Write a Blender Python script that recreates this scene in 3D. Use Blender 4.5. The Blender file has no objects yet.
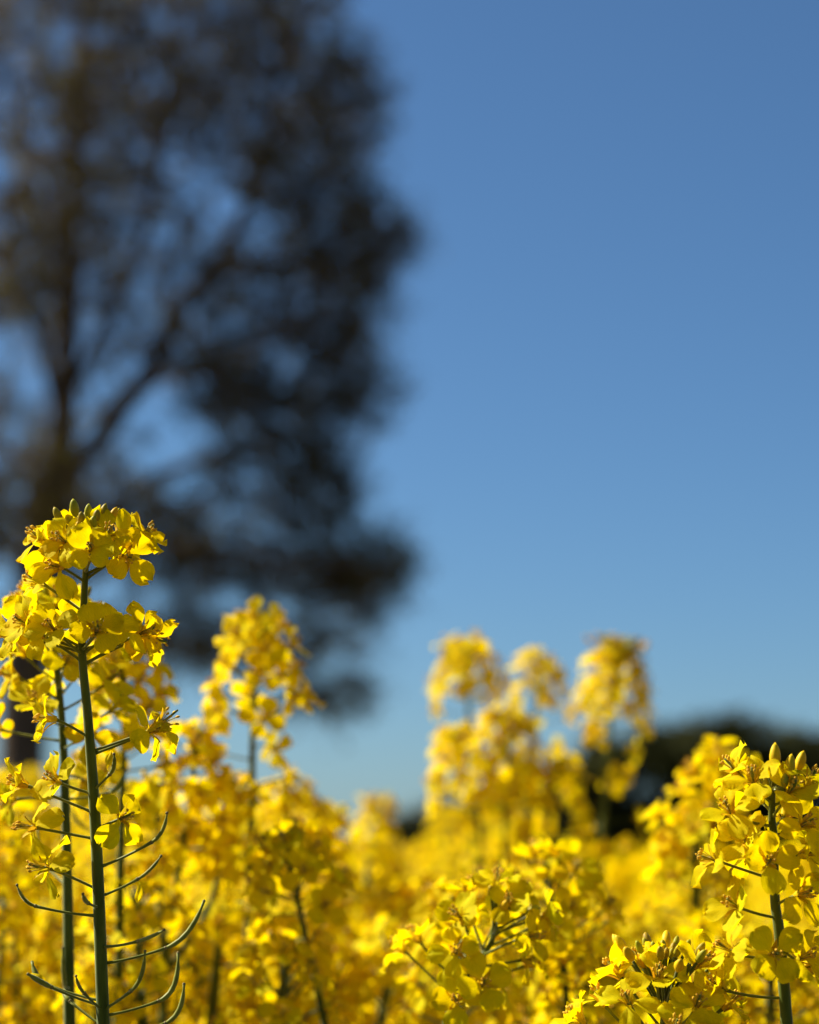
import bpy, math, random
import numpy as np
from mathutils import Vector, Matrix

R = math.radians
rnd = random.Random(7)
scene = bpy.context.scene
col = scene.collection

# ------------------------------------------------------------------ camera, sky, sun, exposure
CAM_H = 1.20                     # lens height above the soil
FOCAL_PX = 85.0 / 36.0 * 1024    # pixels per unit tangent
PITCH = math.atan((862 - 512) / FOCAL_PX)
cam_data = bpy.data.cameras.new('camera')
cam = bpy.data.objects.new('camera', cam_data)
col.objects.link(cam)
cam.location = (0, 0, CAM_H)
cam.rotation_euler = (R(90) + PITCH, 0, 0)
cam_data.sensor_fit = 'VERTICAL'
cam_data.sensor_height = 36
cam_data.lens = 85
cam_data.clip_start = 0.02
cam_data.clip_end = 3000
cam_data.dof.use_dof = True
cam_data.dof.focus_distance = 0.865
cam_data.dof.aperture_fstop = 8.2
cam_data.dof.aperture_blades = 9
scene.camera = cam

SUN_EL, SUN_AZ = R(42), R(-68)   # azimuth from +Y, negative = towards -X
to_sun = Vector((math.sin(SUN_AZ) * math.cos(SUN_EL), math.cos(SUN_AZ) * math.cos(SUN_EL), math.sin(SUN_EL)))
world = bpy.data.worlds.new('World')
scene.world = world
world.use_nodes = True
nt = world.node_tree
sky = nt.nodes.new('ShaderNodeTexSky')
sky.sky_type = 'NISHITA'
sky.sun_disc = False
sky.sun_elevation = SUN_EL
sky.sun_rotation = SUN_AZ
sky.altitude = 1500
sky.air_density = 1.0
sky.dust_density = 2.0
sky.ozone_density = 10.0
nt.nodes['Background'].inputs['Strength'].default_value = 0.05
balance = nt.nodes.new('ShaderNodeMix')        # even colour balance of the whole sky
balance.data_type = 'RGBA'; balance.blend_type = 'MULTIPLY'
balance.inputs[0].default_value = 1.0
balance.inputs[7].default_value = (0.92, 1.0, 0.93, 1)
nt.links.new(sky.outputs[0], balance.inputs[6])
nt.links.new(balance.outputs[2], nt.nodes['Background'].inputs[0])

sun_data = bpy.data.lights.new('sun', 'SUN')
sun_data.energy = 5.0
sun_data.angle = R(0.53)
sun_data.color = (1.0, 0.95, 0.87)
sun = bpy.data.objects.new('sun', sun_data)
col.objects.link(sun)
sun.rotation_euler = to_sun.to_track_quat('Z', 'Y').to_euler()

scene.view_settings.view_transform = 'Standard'
scene.view_settings.look = 'None'
scene.view_settings.exposure = 1.1
scene.view_settings.gamma = 1.0
scene.render.engine = 'CYCLES'
scene.cycles.use_denoising = True
scene.cycles.max_bounces = 12
scene.cycles.transmission_bounces = 12
scene.cycles.diffuse_bounces = 8

CAM_M = Matrix.Translation((0, 0, CAM_H)) @ Matrix.Rotation(R(90) + PITCH, 4, 'X')


def at(px, py, depth):
    """world point that the photograph shows at (px, py), `depth` metres along the lens axis"""
    return CAM_M @ Vector(((px - 409.5) / FOCAL_PX * depth, -(py - 512) / FOCAL_PX * depth, -depth))


# ------------------------------------------------------------------ materials
def new_mat(name):
    m = bpy.data.materials.new(name)
    m.use_nodes = True
    m.node_tree.nodes.clear()
    return m, m.node_tree.nodes, m.node_tree.links


def leafy(name, base, trans_col, trans=0.35, rough=0.5, var=0.12, hue=0.012, scale=260, spec=0.35, vein=0.0, stretch=(1, 1, 1), bump=0.0):
    """thin plant tissue: reflecting and letting light through, mottled by noise and varied per object"""
    m, n, l = new_mat(name)
    out = n.new('ShaderNodeOutputMaterial')
    mix = n.new('ShaderNodeMixShader')
    mix.inputs[0].default_value = trans
    p = n.new('ShaderNodeBsdfPrincipled')
    p.inputs['Roughness'].default_value = rough
    p.inputs['Specular IOR Level'].default_value = spec
    t = n.new('ShaderNodeBsdfTranslucent')
    tc = n.new('ShaderNodeTexCoord')
    mp = n.new('ShaderNodeMapping')
    mp.inputs['Scale'].default_value = stretch
    nz = n.new('ShaderNodeTexNoise')
    nz.inputs['Scale'].default_value = scale
    nz.inputs['Detail'].default_value = 4
    l.new(tc.outputs['UV' if vein else 'Object'], mp.inputs[0])
    l.new(mp.outputs[0], nz.inputs[0])
    oi = n.new('ShaderNodeObjectInfo')
    geo = n.new('ShaderNodeNewGeometry')
    add = n.new('ShaderNodeMath'); add.operation = 'ADD'
    l.new(oi.outputs['Random'], add.inputs[0]); l.new(geo.outputs['Random Per Island'], add.inputs[1])
    fr = n.new('ShaderNodeMath'); fr.operation = 'FRACT'
    l.new(add.outputs[0], fr.inputs[0])
    mr = n.new('ShaderNodeMapRange')
    mr.inputs['To Min'].default_value = 0.5 - hue; mr.inputs['To Max'].default_value = 0.5 + hue
    l.new(fr.outputs[0], mr.inputs[0])
    mv = n.new('ShaderNodeMapRange')
    mv.inputs['From Min'].default_value = 0.3; mv.inputs['From Max'].default_value = 0.7
    mv.inputs['To Min'].default_value = 1 - var; mv.inputs['To Max'].default_value = 1 + var * 0.4
    l.new(nz.outputs[0], mv.inputs[0])
    for c, sh, sock in ((base, p, 'Base Color'), (trans_col, t, 'Color')):
        h = n.new('ShaderNodeHueSaturation')
        h.inputs['Color'].default_value = (*c, 1)
        l.new(mr.outputs[0], h.inputs['Hue']); l.new(mv.outputs[0], h.inputs['Value'])
        l.new(h.outputs[0], sh.inputs[sock])
    if bump:
        b = n.new('ShaderNodeBump')
        b.inputs['Strength'].default_value = bump
        b.inputs['Distance'].default_value = 0.0004
        l.new(nz.outputs[0], b.inputs['Height'])
        l.new(b.outputs[0], p.inputs['Normal']); l.new(b.outputs[0], t.inputs['Normal'])
    l.new(p.outputs[0], mix.inputs[1]); l.new(t.outputs[0], mix.inputs[2])
    l.new(mix.outputs[0], out.inputs[0])
    return m


def solid(name, a, b, rough=0.6, scale=40, spec=0.3, stretch=(1, 1, 1), bump=0.0, dist=0.01, sheen=0.0):
    m, n, l = new_mat(name)
    out = n.new('ShaderNodeOutputMaterial')
    p = n.new('ShaderNodeBsdfPrincipled')
    p.inputs['Roughness'].default_value = rough
    p.inputs['Specular IOR Level'].default_value = spec
    p.inputs['Sheen Weight'].default_value = sheen          # waxy bloom
    p.inputs['Sheen Roughness'].default_value = 0.35
    p.inputs['Sheen Tint'].default_value = (0.85, 0.92, 0.62, 1)
    tc = n.new('ShaderNodeTexCoord')
    mp = n.new('ShaderNodeMapping'); mp.inputs['Scale'].default_value = stretch
    nz = n.new('ShaderNodeTexNoise'); nz.inputs['Scale'].default_value = scale; nz.inputs['Detail'].default_value = 5
    cr = n.new('ShaderNodeValToRGB')
    cr.color_ramp.elements[0].color = (*a, 1); cr.color_ramp.elements[0].position = 0.35
    cr.color_ramp.elements[1].color = (*b, 1); cr.color_ramp.elements[1].position = 0.65
    l.new(tc.outputs['Object'], mp.inputs[0]); l.new(mp.outputs[0], nz.inputs[0]); l.new(nz.outputs[0], cr.inputs[0])
    l.new(cr.outputs[0], p.inputs['Base Color'])
    if bump:
        bp = n.new('ShaderNodeBump'); bp.inputs['Strength'].default_value = bump; bp.inputs['Distance'].default_value = dist
        l.new(nz.outputs[0], bp.inputs['Height']); l.new(bp.outputs[0], p.inputs['Normal'])
    l.new(p.outputs[0], out.inputs[0])
    return m


M_PETAL = leafy('petal', (0.94, 0.77, 0.002), (0.97, 0.69, 0.001), trans=0.56, rough=0.6, var=0.20, hue=0.007,
                scale=5, vein=1, stretch=(1.2, 9, 1), spec=0.04, bump=0.4)
M_WILT = leafy('wilting_petal', (0.93, 0.71, 0.004), (0.95, 0.64, 0.002), trans=0.52, rough=0.6, var=0.22, hue=0.010,
               scale=6, vein=1, stretch=(1.0, 9, 1), spec=0.04, bump=0.5)
M_SEPAL = leafy('sepal', (0.80, 0.56, 0.010), (0.8, 0.48, 0.008), trans=0.35, rough=0.55, spec=0.06, var=0.2, hue=0.02, scale=400)
M_ANTHER = solid('anther', (0.60, 0.28, 0.02), (0.85, 0.52, 0.03), rough=0.8, scale=1500, spec=0.1)
M_FILAMENT = leafy('filament', (0.75, 0.55, 0.05), (0.7, 0.5, 0.04), trans=0.2, scale=300)
M_STEM = solid('stem', (0.055, 0.070, 0.002), (0.110, 0.128, 0.008), rough=0.5, scale=60, spec=0.14, stretch=(6, 6, 0.6), bump=0.5, dist=0.0006, sheen=0.7)
M_PEDICEL = solid('pedicel', (0.12, 0.13, 0.006), (0.20, 0.20, 0.018), rough=0.5, scale=120, spec=0.14, sheen=0.4)
M_POD = solid('pod', (0.15, 0.16, 0.010), (0.27, 0.265, 0.035), rough=0.5, scale=220, spec=0.14, sheen=0.4)
M_SCAR = solid('scar', (0.14, 0.10, 0.02), (0.24, 0.18, 0.04), rough=0.7, scale=500)
M_BUD = leafy('bud', (0.42, 0.34, 0.010), (0.42, 0.32, 0.010), trans=0.12, rough=0.5, spec=0.15, var=0.3, hue=0.03, scale=500)
M_BUDY = leafy('ripe_bud', (0.85, 0.52, 0.005), (0.8, 0.45, 0.006), trans=0.15, rough=0.5, spec=0.12, var=0.25, hue=0.015, scale=400)
M_LEAF = leafy('leaf', (0.065, 0.11, 0.035), (0.10, 0.16, 0.02), trans=0.25, rough=0.5, var=0.25, hue=0.015, scale=40)
M_BARK = solid('bark', (0.075, 0.052, 0.033), (0.15, 0.108, 0.070), rough=0.9, spec=0.05, scale=9, stretch=(3, 3, 0.5), bump=0.6, dist=0.04)
M_TLEAF = leafy('spring_leaf', (0.18, 0.135, 0.028), (0.20, 0.155, 0.018), trans=0.42, rough=0.6, spec=0.05, var=0.4, hue=0.03, scale=0.7)
M_TLEAF2 = leafy('dark_leaf', (0.105, 0.088, 0.022), (0.12, 0.10, 0.014), trans=0.32, rough=0.7, spec=0.05, var=0.4, hue=0.03, scale=0.7)
M_HLEAF = leafy('hedge_leaf', (0.055, 0.056, 0.014), (0.06, 0.062, 0.010), trans=0.15, rough=0.7, spec=0.05, var=0.4, hue=0.03, scale=0.7)
M_SOIL = solid('soil', (0.045, 0.032, 0.020), (0.095, 0.070, 0.045), rough=0.95, scale=7, bump=0.7, dist=0.03)


# ------------------------------------------------------------------ mesh helpers
class MB:
    def __init__(self):
        self.v, self.f, self.m, self.uv = [], [], [], []
        self.n = 0

    def add(self, verts, faces, mi=0, M=None, uv=None):
        verts = np.asarray(verts, dtype=float)
        if M is not None:
            A = np.array(M)
            verts = verts @ A[:3, :3].T + A[:3, 3]
        self.v.append(verts)
        self.f.extend([tuple(i + self.n for i in f) for f in faces])
        self.m.extend([mi] * len(faces))
        self.uv.append(np.asarray(uv, dtype=float) if uv is not None else np.zeros((len(verts), 2)))
        self.n += len(verts)

    def merge(self, other, M=None, matmap=None):
        if not other.n:
            return
        verts = np.concatenate(other.v)
        if M is not None:
            A = np.array(M)
            verts = verts @ A[:3, :3].T + A[:3, 3]
        self.v.append(verts)
        self.f.extend([tuple(i + self.n for i in f) for f in other.f])
        self.m.extend([(matmap[i] if matmap else i) for i in other.m])
        self.uv.append(np.concatenate(other.uv))
        self.n += len(verts)

    def mesh(self, name, mats, smooth=True):
        me = bpy.data.meshes.new(name)
        V = np.concatenate(self.v)
        me.from_pydata(V.tolist(), [], self.f)
        for m in mats:
            me.materials.append(m)
        me.polygons.foreach_set('material_index', self.m)
        me.polygons.foreach_set('use_smooth', [smooth] * len(self.f))
        uvl = me.uv_layers.new(name='UVMap')
        U = np.concatenate(self.uv)
        li = np.empty(len(me.loops), dtype=np.int32)
        me.loops.foreach_get('vertex_index', li)
        uvl.data.foreach_set('uv', U[li].ravel())
        me.update()
        return me

    def build(self, name, mats, parent=None, smooth=True):
        return link(name, self.mesh(name, mats, smooth), parent)


def link(name, data, parent=None, M=None):
    o = bpy.data.objects.new(name, data)
    col.objects.link(o)
    if parent is not None:
        o.parent = parent
    if M is not None:
        o.matrix_local = M
    return o


def tag(o, label=None, cat=None, group=None, kind=None):
    for k, v in (('label', label), ('category', cat), ('group', group), ('kind', kind)):
        if v:
            o[k] = v
    return o


def frame(z, roll=0.0, loc=(0, 0, 0)):
    z = Vector(z).normalized()
    up = Vector((0, 0, 1)) if abs(z.z) < 0.95 else Vector((0, 1, 0))
    x = up.cross(z).normalized()
    y = z.cross(x)
    x2 = x * math.cos(roll) + y * math.sin(roll)
    y2 = z.cross(x2)
    M = Matrix((x2, y2, z)).transposed().to_4x4()
    M.translation = Vector(loc)
    return M


def tube(pts, rad, seg=6, cap=True):
    pts = [Vector(p) for p in pts]
    n = len(pts)
    V, F, U = [], [], []
    ref = None
    for i, p in enumerate(pts):
        t = (pts[min(i + 1, n - 1)] - pts[max(i - 1, 0)])
        if t.length < 1e-9:
            t = Vector((0, 0, 1))
        t.normalize()
        if ref is None:
            ref = t.orthogonal().normalized()
        ref = (ref - t * ref.dot(t))
        ref = ref.normalized() if ref.length > 1e-6 else t.orthogonal().normalized()
        b = t.cross(ref)
        for k in range(seg):
            a = 2 * math.pi * k / seg
            V.append(p + (ref * math.cos(a) + b * math.sin(a)) * rad[i])
            U.append((i / max(1, n - 1), k / seg))
    for i in range(n - 1):
        for k in range(seg):
            k2 = (k + 1) % seg
            F.append((i * seg + k, i * seg + k2, (i + 1) * seg + k2, (i + 1) * seg + k))
    if cap:
        F.append(tuple((n - 1) * seg + k for k in range(seg)))
        F.append(tuple(reversed(range(seg))))
    return [tuple(v) for v in V], F, U


def bez(a, b, c, n=6):
    a, b, c = Vector(a), Vector(b), Vector(c)
    return [a * (1 - t) ** 2 + b * 2 * t * (1 - t) + c * t * t for t in [i / n for i in range(n + 1)]]


def spline(pts, sub=5):
    """Catmull-Rom through the points"""
    P = [Vector(p) for p in pts]
    P = [P[0] * 2 - P[1]] + P + [P[-1] * 2 - P[-2]]
    out = []
    for i in range(1, len(P) - 2):
        for k in range(sub):
            t = k / sub
            out.append(0.5 * (2 * P[i] + (P[i + 1] - P[i - 1]) * t + (2 * P[i - 1] - 5 * P[i] + 4 * P[i + 1] - P[i + 2]) * t * t
                              + (3 * P[i] - P[i - 1] - 3 * P[i + 1] + P[i + 2]) * t ** 3))
    out.append(P[-2])
    return out


# ------------------------------------------------------------------ flower pieces (metres)
def petal_geo(r, rows=9, cols=7, wilt=0.0, W=None):
    """clawed obovate petal: claw rises along +z, limb spreads along +x"""
    L = r.uniform(0.0122, 0.0142)
    W = W or r.uniform(0.0040, 0.0049) * (1 - 0.15 * wilt)
    openness = r.uniform(58, 92) - wilt * 10
    droop = r.uniform(0, 42) + wilt * r.uniform(20, 60)
    cup = r.uniform(-0.30, 0.38) + wilt * 0.55 * r.choice((-1, 1))
    ruf = r.uniform(0.0005, 0.0012) * (1 + wilt * 1.2)
    cph, cdx, cdy = r.uniform(0, 6.28), r.uniform(3, 7), r.uniform(-5, 5)
    fold = r.uniform(0, 0.5) * r.choice((-1, 1))
    ph, ph2 = r.uniform(0, 6.28), r.uniform(0, 6.28)
    notch = r.uniform(0.0, 0.07)
    skew = r.uniform(-0.22, 0.22)
    twist = r.uniform(-0.35, 0.35) * (1 + wilt)
    ts = [0, 0.16, 0.30] + [0.30 + 0.70 * (k / (rows - 3)) ** 0.9 for k in range(1, rows - 3)] + [0.992]
    V, U, F = [], [], []
    x = z = 0.0
    x = 0.0004
    pt = 0.0
    for t in ts:
        a = R(12 + (openness - 12) * min(1, max(0, (t - 0.16) / 0.26)) ** 1.0 + droop * max(0, (t - 0.45) / 0.55) ** 1.4)
        d = (t - pt) * L
        x += math.sin(a) * d
        z += math.cos(a) * d
        pt = t
        if t < 0.30:
            w = 0.0005 + 0.0006 * (t / 0.30)
        elif t < 0.70:
            s = (t - 0.30) / 0.40
            w = 0.0011 + (W - 0.0011) * math.sin(s * math.pi / 2) ** 0.85
        else:
            w = W * math.sqrt(max(0.0, 1 - ((t - 0.70) / 0.30) ** 2.3))
            w = max(w, 0.0009)
        nx, nz = -math.cos(a), math.sin(a)
        for c in range(cols):
            v = c / (cols - 1) * 2 - 1
            lim = max(0.0, (t - 0.30) / 0.70)
            h = cup * w * v * v * lim + ruf * lim * math.sin(v * 4.2 + ph + t * 3) + ruf * 0.8 * lim * lim * math.sin(v * 8 + ph2 + 5 * t)
            h += twist * lim * v * w * 0.5 + fold * 0.0011 * lim * math.exp(-(v / 0.22) ** 2)
            h += ruf * 0.7 * lim * math.sin(cph + cdx * t * 2 + cdy * v)
            h += ruf * 1.1 * lim ** 2 * v * v * math.sin(11 * t + 3 * v + cph)
            shrink = notch * L * lim ** 3 * math.exp(-(v / 0.35) ** 2)
            V.append((x + nx * h - shrink * math.sin(a), v * w + skew * lim * w * 0.5, z + nz * h - shrink * math.cos(a)))
            U.append((t, (v + 1) / 2))
    n = len(ts)
    for i in range(n - 1):
        for c in range(cols - 1):
            F.append((i * cols + c, i * cols + c + 1, (i + 1) * cols + c + 1, (i + 1) * cols + c))
    return V, F, U


def ellipsoid(L, w, rows=5, seg=6, groove=0.0, tip=1.0):
    """seed-shaped body standing on the origin along +z"""
    V, F, U = [(0, 0, 0)], [], [(0, 0)]
    for i in range(1, rows):
        t = i / rows
        rr = w * math.sin(math.pi * t ** tip) ** 0.62
        for k in range(seg):
            a = 2 * math.pi * k / seg
            q = rr * (1 - groove * (0.5 + 0.5 * math.cos(4 * a)))
            V.append((q * math.cos(a), q * math.sin(a), L * t)); U.append((t, k / seg))
    V.append((0, 0, L)); U.append((1, 0))
    last = len(V) - 1
    for k in range(seg):
        k2 = (k + 1) % seg
        F.append((0, 1 + k2, 1 + k))
        for i in range(rows - 2):
            a = 1 + i * seg
            F.append((a + k, a + k2, a + seg + k2, a + seg + k))
        F.append((1 + (rows - 2) * seg + k, 1 + (rows - 2) * seg + k2, last))
    return V, F, U


CENTRE_MATS = [M_SEPAL, M_ANTHER, M_FILAMENT, M_POD]


def centre_geo(r, hi=True, wilt=0.0):
    mb = MB()
    seg = 5 if hi else 3
    mb.add(*_m(ellipsoid(0.0022, 0.0010, 4, seg)), mi=3) if hi else None
    for k in range(4):                                    # sepals
        a = k * math.pi / 2 + math.pi / 4 + r.uniform(-0.15, 0.15)
        sp = r.uniform(18, 48) + wilt * 15
        L, w = r.uniform(0.0062, 0.0074), r.uniform(0.0009, 0.0012)
        V, F, U = [], [], []
        for i in range(5 if hi else 3):
            t = i / (4 if hi else 2)
            ww = w * math.sin(math.pi * (0.15 + 0.83 * t)) ** 0.7
            ang = R(sp * (0.4 + 0.6 * t))
            x, z = 0.0008 + math.sin(ang) * L * t, math.cos(ang) * L * t
            V += [(x, -ww, z), (x + 0.0005, 0, z - 0.0002), (x, ww, z)]
            U += [(t, 0), (t, 0.5), (t, 1)]
            if i:
                b = (i - 1) * 3
                F += [(b, b + 1, b + 4, b + 3), (b + 1, b + 2, b + 5, b + 4)]
        mb.add(V, F, 0, Matrix.Rotation(a, 4, 'Z'), U)
    for k in range(6):                                    # stamens
        a = k * math.pi / 3 + r.uniform(-0.25, 0.25)
        lean = r.uniform(0.10, 0.34) + wilt * 0.2
        H = r.uniform(0.0068, 0.0086)
        d = Vector((math.cos(a) * math.sin(lean), math.sin(a) * math.sin(lean), math.cos(lean)))
        tip = d * H
        if hi:
            V, F, U = tube([d * 0.001, d * H * 0.6 + Vector((0, 0, 0.0004)), tip], [0.00025, 0.00022, 0.00018], 4)
            mb.add(V, F, 2, uv=U)
        dd = (d + Vector((r.uniform(-.7, .7), r.uniform(-.7, .7), 0.3))).normalized()
        V, F, U = ellipsoid(0.0021, 0.00055, 4, 5 if hi else 3)
        mb.add(V, F, 1, frame(dd, 0, tip - dd * 0.0008), U)
    V, F, U = tube([(0, 0, 0.001), (0.0001, 0, 0.005), (0.0003, 0.0001, 0.0082 + 0.0025 * wilt)], [0.0006, 0.00058, 0.0004], seg)
    mb.add(V, F, 3, uv=U)
    return mb


def _m(g):
    return g[0], g[1]


pr = random.Random(21)
PETALS = []
for k in range(12):
    mb = MB(); V, F, U = petal_geo(pr); mb.add(V, F, 0, uv=U)
    PETALS.append(mb.mesh('petal', [M_PETAL]))
WPETALS = []
for k in range(8):
    mb = MB(); V, F, U = petal_geo(pr, wilt=pr.uniform(0.25, 0.75)); mb.add(V, F, 0, uv=U)
    WPETALS.append(mb.mesh('petal', [M_WILT]))
CENTRES = [centre_geo(pr).mesh('flower', CENTRE_MATS) for k in range(5)]
WCENTRES = [centre_geo(pr, wilt=1).mesh('flower', CENTRE_MATS) for k in range(3)]

PLANT_MATS = [M_PETAL, M_SEPAL, M_ANTHER, M_STEM, M_POD, M_BUD, M_BUDY, M_WILT]


def flower_geo(r, low=True, wilt=0.0):
    """a whole flower as one body, for plants out of focus"""
    mb = MB()
    for k in range(4):
        V, F, U = petal_geo(r, rows=6, cols=4, wilt=wilt)
        M = Matrix.Rotation(k * math.pi / 2 + r.uniform(-0.2, 0.2), 4, 'Z') @ Matrix.Rotation(R(r.uniform(-14, 18)), 4, 'Y')
        mb.add(V, F, 7 if wilt else 0, M, U)
    mb.merge(centre_geo(r, hi=False, wilt=wilt), matmap=[1, 2, 1, 4])
    return mb


LOWF = [flower_geo(pr) for k in range(9)]
LOWW = [flower_geo(pr, wilt=pr.uniform(0.4, 0.9)) for k in range(4)]
LOWF_ME = [m.mesh('flower', PLANT_MATS) for m in LOWF]
LOWW_ME = [m.mesh('flower', PLANT_MATS) for m in LOWW]


def bud_geo(r, L):
    V, F, U = ellipsoid(L, L * r.uniform(0.235, 0.27), 8, 8, groove=0.10, tip=r.uniform(0.80, 0.95))
    mb = MB(); mb.add(V, F, 0, uv=U)
    return mb


BUDS = [bud_geo(pr, 0.0075) for k in range(4)]
BUD_ME = [b.mesh('bud', [M_BUD]) for b in BUDS]
BUDY_ME = [b.mesh('bud', [M_BUDY]) for b in BUDS]
LOWBUD = MB(); _g = ellipsoid(0.0075, 0.0017, 4, 5); LOWBUD.add(_g[0], _g[1], 0, uv=_g[2])


def add_flower(parent, base, facing, roll, r, wilt=False, scale=1.0, hi=True, spread=None):
    """part `flower` with four sub-parts `petal` (or one body when out of focus)"""
    M = frame(facing, roll, base) @ Matrix.Scale(scale, 4)
    if not hi:
        return link('flower', r.choice(LOWW_ME if wilt else LOWF_ME), parent, M)
    fl = link('flower', r.choice(WCENTRES if wilt else CENTRES), parent, M)
    for k in range(4):
        pitch = r.uniform(-16, 20) if spread is None else spread + r.uniform(-12, 12)
        if wilt:
            pitch = r.uniform(-25, 55)
            if r.random() < 0.10:
                continue
        Mp = Matrix.Rotation(k * math.pi / 2 + r.uniform(-0.22, 0.22), 4, 'Z') @ Matrix.Rotation(R(pitch), 4, 'Y') @ Matrix.Scale(r.uniform(0.92, 1.08), 4)
        link('petal', r.choice(WPETALS if wilt else PETALS), fl, Mp)
    return fl


def pedicel_pts(a, base, facing, n=6):
    a, base = Vector(a), Vector(base)
    L = (base - a).length
    ctrl = base - Vector(facing).normalized() * L * 0.35
    mid = a.lerp(base, 0.45) - Vector((0, 0, 1)) * L * 0.02
    return bez(a, ctrl.lerp(mid, 0.5), base, n)


def pod_geo(pts_px, r, rad=0.00076):
    """young siliqua: thin stalk, scarred joint, thicker pod, beak"""
    mb = MB()
    rad *= r.uniform(0.75, 1.25)
    a, j, e = pts_px
    L1, L2 = (j - a).length, (e - j).length
    d1 = (j - a).normalized()
    s = bez(a, a.lerp(j, 0.5) - Vector((0, 0, 1)) * L1 * 0.05, j, 6)
    V, F, U = tube(s, [0.0008, 0.00055, 0.00048, 0.00048, 0.00048, 0.00052, 0.0007], 6)
    mb.add(V, F, 0, uv=U)
    c = j + d1 * L2 * 0.42 + Vector((0, 0, 1)) * L2 * 0.04
    p = bez(j, c, e, 10)
    rr = [0.0006, rad * .92, rad * 1.1, rad, rad * 1.12, rad, rad * 1.08, rad, rad * 0.85, rad * 0.5, rad * 0.62]
    V, F, U = tube(p, rr, 7)
    mb.add(V, F, 1, uv=U)
    V, F, U = ellipsoid(0.0017, 0.00088, 4, 6)
    mb.add(V, F, 2, frame(d1, 0, j - d1 * 0.001), U)
    V, F, U = ellipsoid(0.0012, 0.0006, 4, 6)
    mb.add(V, F, 2, frame(p[-1] - p[-2], 0, p[-1] - (p[-1] - p[-2]).normalized() * 0.0006), U)
    return mb


POD_MATS = [M_PEDICEL, M_POD, M_SCAR]


def leaf_geo(L, w, r, bend=0.6):
    V, F, U = [], [], []
    rows, cols = 9, 5
    ph = r.uniform(0, 6)
    for i in range(rows):
        t = i / (rows - 1)
        ww = w * (math.sin(math.pi * (0.08 + 0.9 * t)) ** 0.8) * (1 + 0.15 * math.sin(9 * t + ph))
        a = R(50 + 70 * bend * t)
        x, z = math.sin(a) * L * t, math.cos(a) * L * t
        for c in range(cols):
            v = c / (cols - 1) * 2 - 1
            V.append((x, v * ww, z + abs(v) * ww * 0.3 + 0.05 * w * math.sin(7 * v + 9 * t + ph))); U.append((t, v))
    for i in range(rows - 1):
        for c in range(cols - 1):
            F.append((i * cols + c, i * cols + c + 1, (i + 1) * cols + c + 1, (i + 1) * cols + c))
    return V, F, U


LEAF_ME = []
for k in range(4):
    mb = MB(); V, F, U = leaf_geo(0.13 + 0.02 * k, 0.026 + 0.004 * k, pr); mb.add(V, F, 0, uv=U)
    LEAF_ME.append(mb.mesh('leaf', [M_LEAF]))


# ------------------------------------------------------------------ racemes made from rules
def raceme_nodes(r, tip, axis_down, nb, nf, npod, Lf=0.055, spread=1.0, sparse=0, budh=1.0):
    """lists of buds, flowers and pods along the top of a stem.  axis_down(s) gives the point s metres below the tip"""
    buds, flowers, pods = [], [], []
    ang = r.uniform(0, 6.28)
    GA = 2.399963
    for i in range(nb):
        q = i / max(1, nb - 1)
        s = 0.0005 + 0.008 * q
        ang += GA
        th = R(6 + 42 * q)
        L = (0.007 + 0.010 * q) * budh
        up = (axis_down(0) - axis_down(0.02)).normalized()
        fr = frame(up, ang)
        d = (fr.to_3x3() @ Vector((math.sin(th), 0, math.cos(th)))).normalized()
        a = axis_down(s)
        buds.append((a, a + d * L, d, 0.55 + 0.5 * q + r.uniform(-0.08, 0.08)))
    for i in range(nf):
        q = i / max(1, nf - 1)
        s = 0.007 + Lf * q ** 1.15 + r.uniform(-0.001, 0.001)
        ang += GA + r.uniform(-0.2, 0.2)
        th = R(28 + 50 * q ** 0.8 + r.uniform(-8, 8))
        L = (0.013 + 0.008 * q + r.uniform(-0.002, 0.003)) * spread
        a = axis_down(s)
        up = (axis_down(s) - axis_down(s + 0.02)).normalized()
        fr = frame(up, ang)
        d = (fr.to_3x3() @ Vector((math.sin(th), 0, math.cos(th)))).normalized()
        base = a + d * L
        facing = (d + up * r.uniform(-0.25, 0.45) + Vector((r.uniform(-.3, .3), r.uniform(-.3, .3), r.uniform(-.25, .25)))).normalized()
        flowers.append((a, base, facing, r.uniform(0, 6.28), q > 0.86 and r.random() < 0.6))
    for i in range(sparse):
        s = 0.007 + Lf + 0.006 + 0.009 * i + r.uniform(0, 0.006)
        ang += GA
        a = axis_down(s); th = R(r.uniform(70, 95)); L = r.uniform(0.018, 0.026)
        fr = frame(Vector((0, 0, 1)), ang)
        d = fr.to_3x3() @ Vector((math.sin(th), 0, math.cos(th)))
        flowers.append((a, a + d * L, (d + Vector((0, 0, r.uniform(-.4, .3)))).normalized(), r.uniform(0, 6.28), r.random() < .35))
    for i in range(npod):
        q = i / max(1, npod)
        s = 0.007 + Lf + 0.018 + 0.11 * q + r.uniform(0, 0.006)
        ang += GA + r.uniform(-0.3, 0.3)
        a = axis_down(s); th = R(r.uniform(62, 84))
        fr = frame(Vector((0, 0, 1)), ang)
        d = fr.to_3x3() @ Vector((math.sin(th), 0, math.cos(th)))
        j = a + d * r.uniform(0.014, 0.020)
        e = j + (d * 0.6 + Vector((0, 0, 1)) * r.uniform(0.5, 1.0)).normalized() * (0.012 + 0.014 * q)
        pods.append((a, j, e))
    return buds, flowers, pods


def polyline_down(pts):
    """pts from tip to foot -> function of arc length"""
    P = [Vector(p) for p in pts]
    acc = [0.0]
    for i in range(1, len(P)):
        acc.append(acc[-1] + (P[i] - P[i - 1]).length)

    def f(s):
        if s <= 0:
            return P[0].copy()
        for i in range(1, len(P)):
            if s <= acc[i]:
                return P[i - 1].lerp(P[i], (s - acc[i - 1]) / (acc[i] - acc[i - 1]))
        return P[-1].copy()
    return f, acc[-1]


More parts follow.
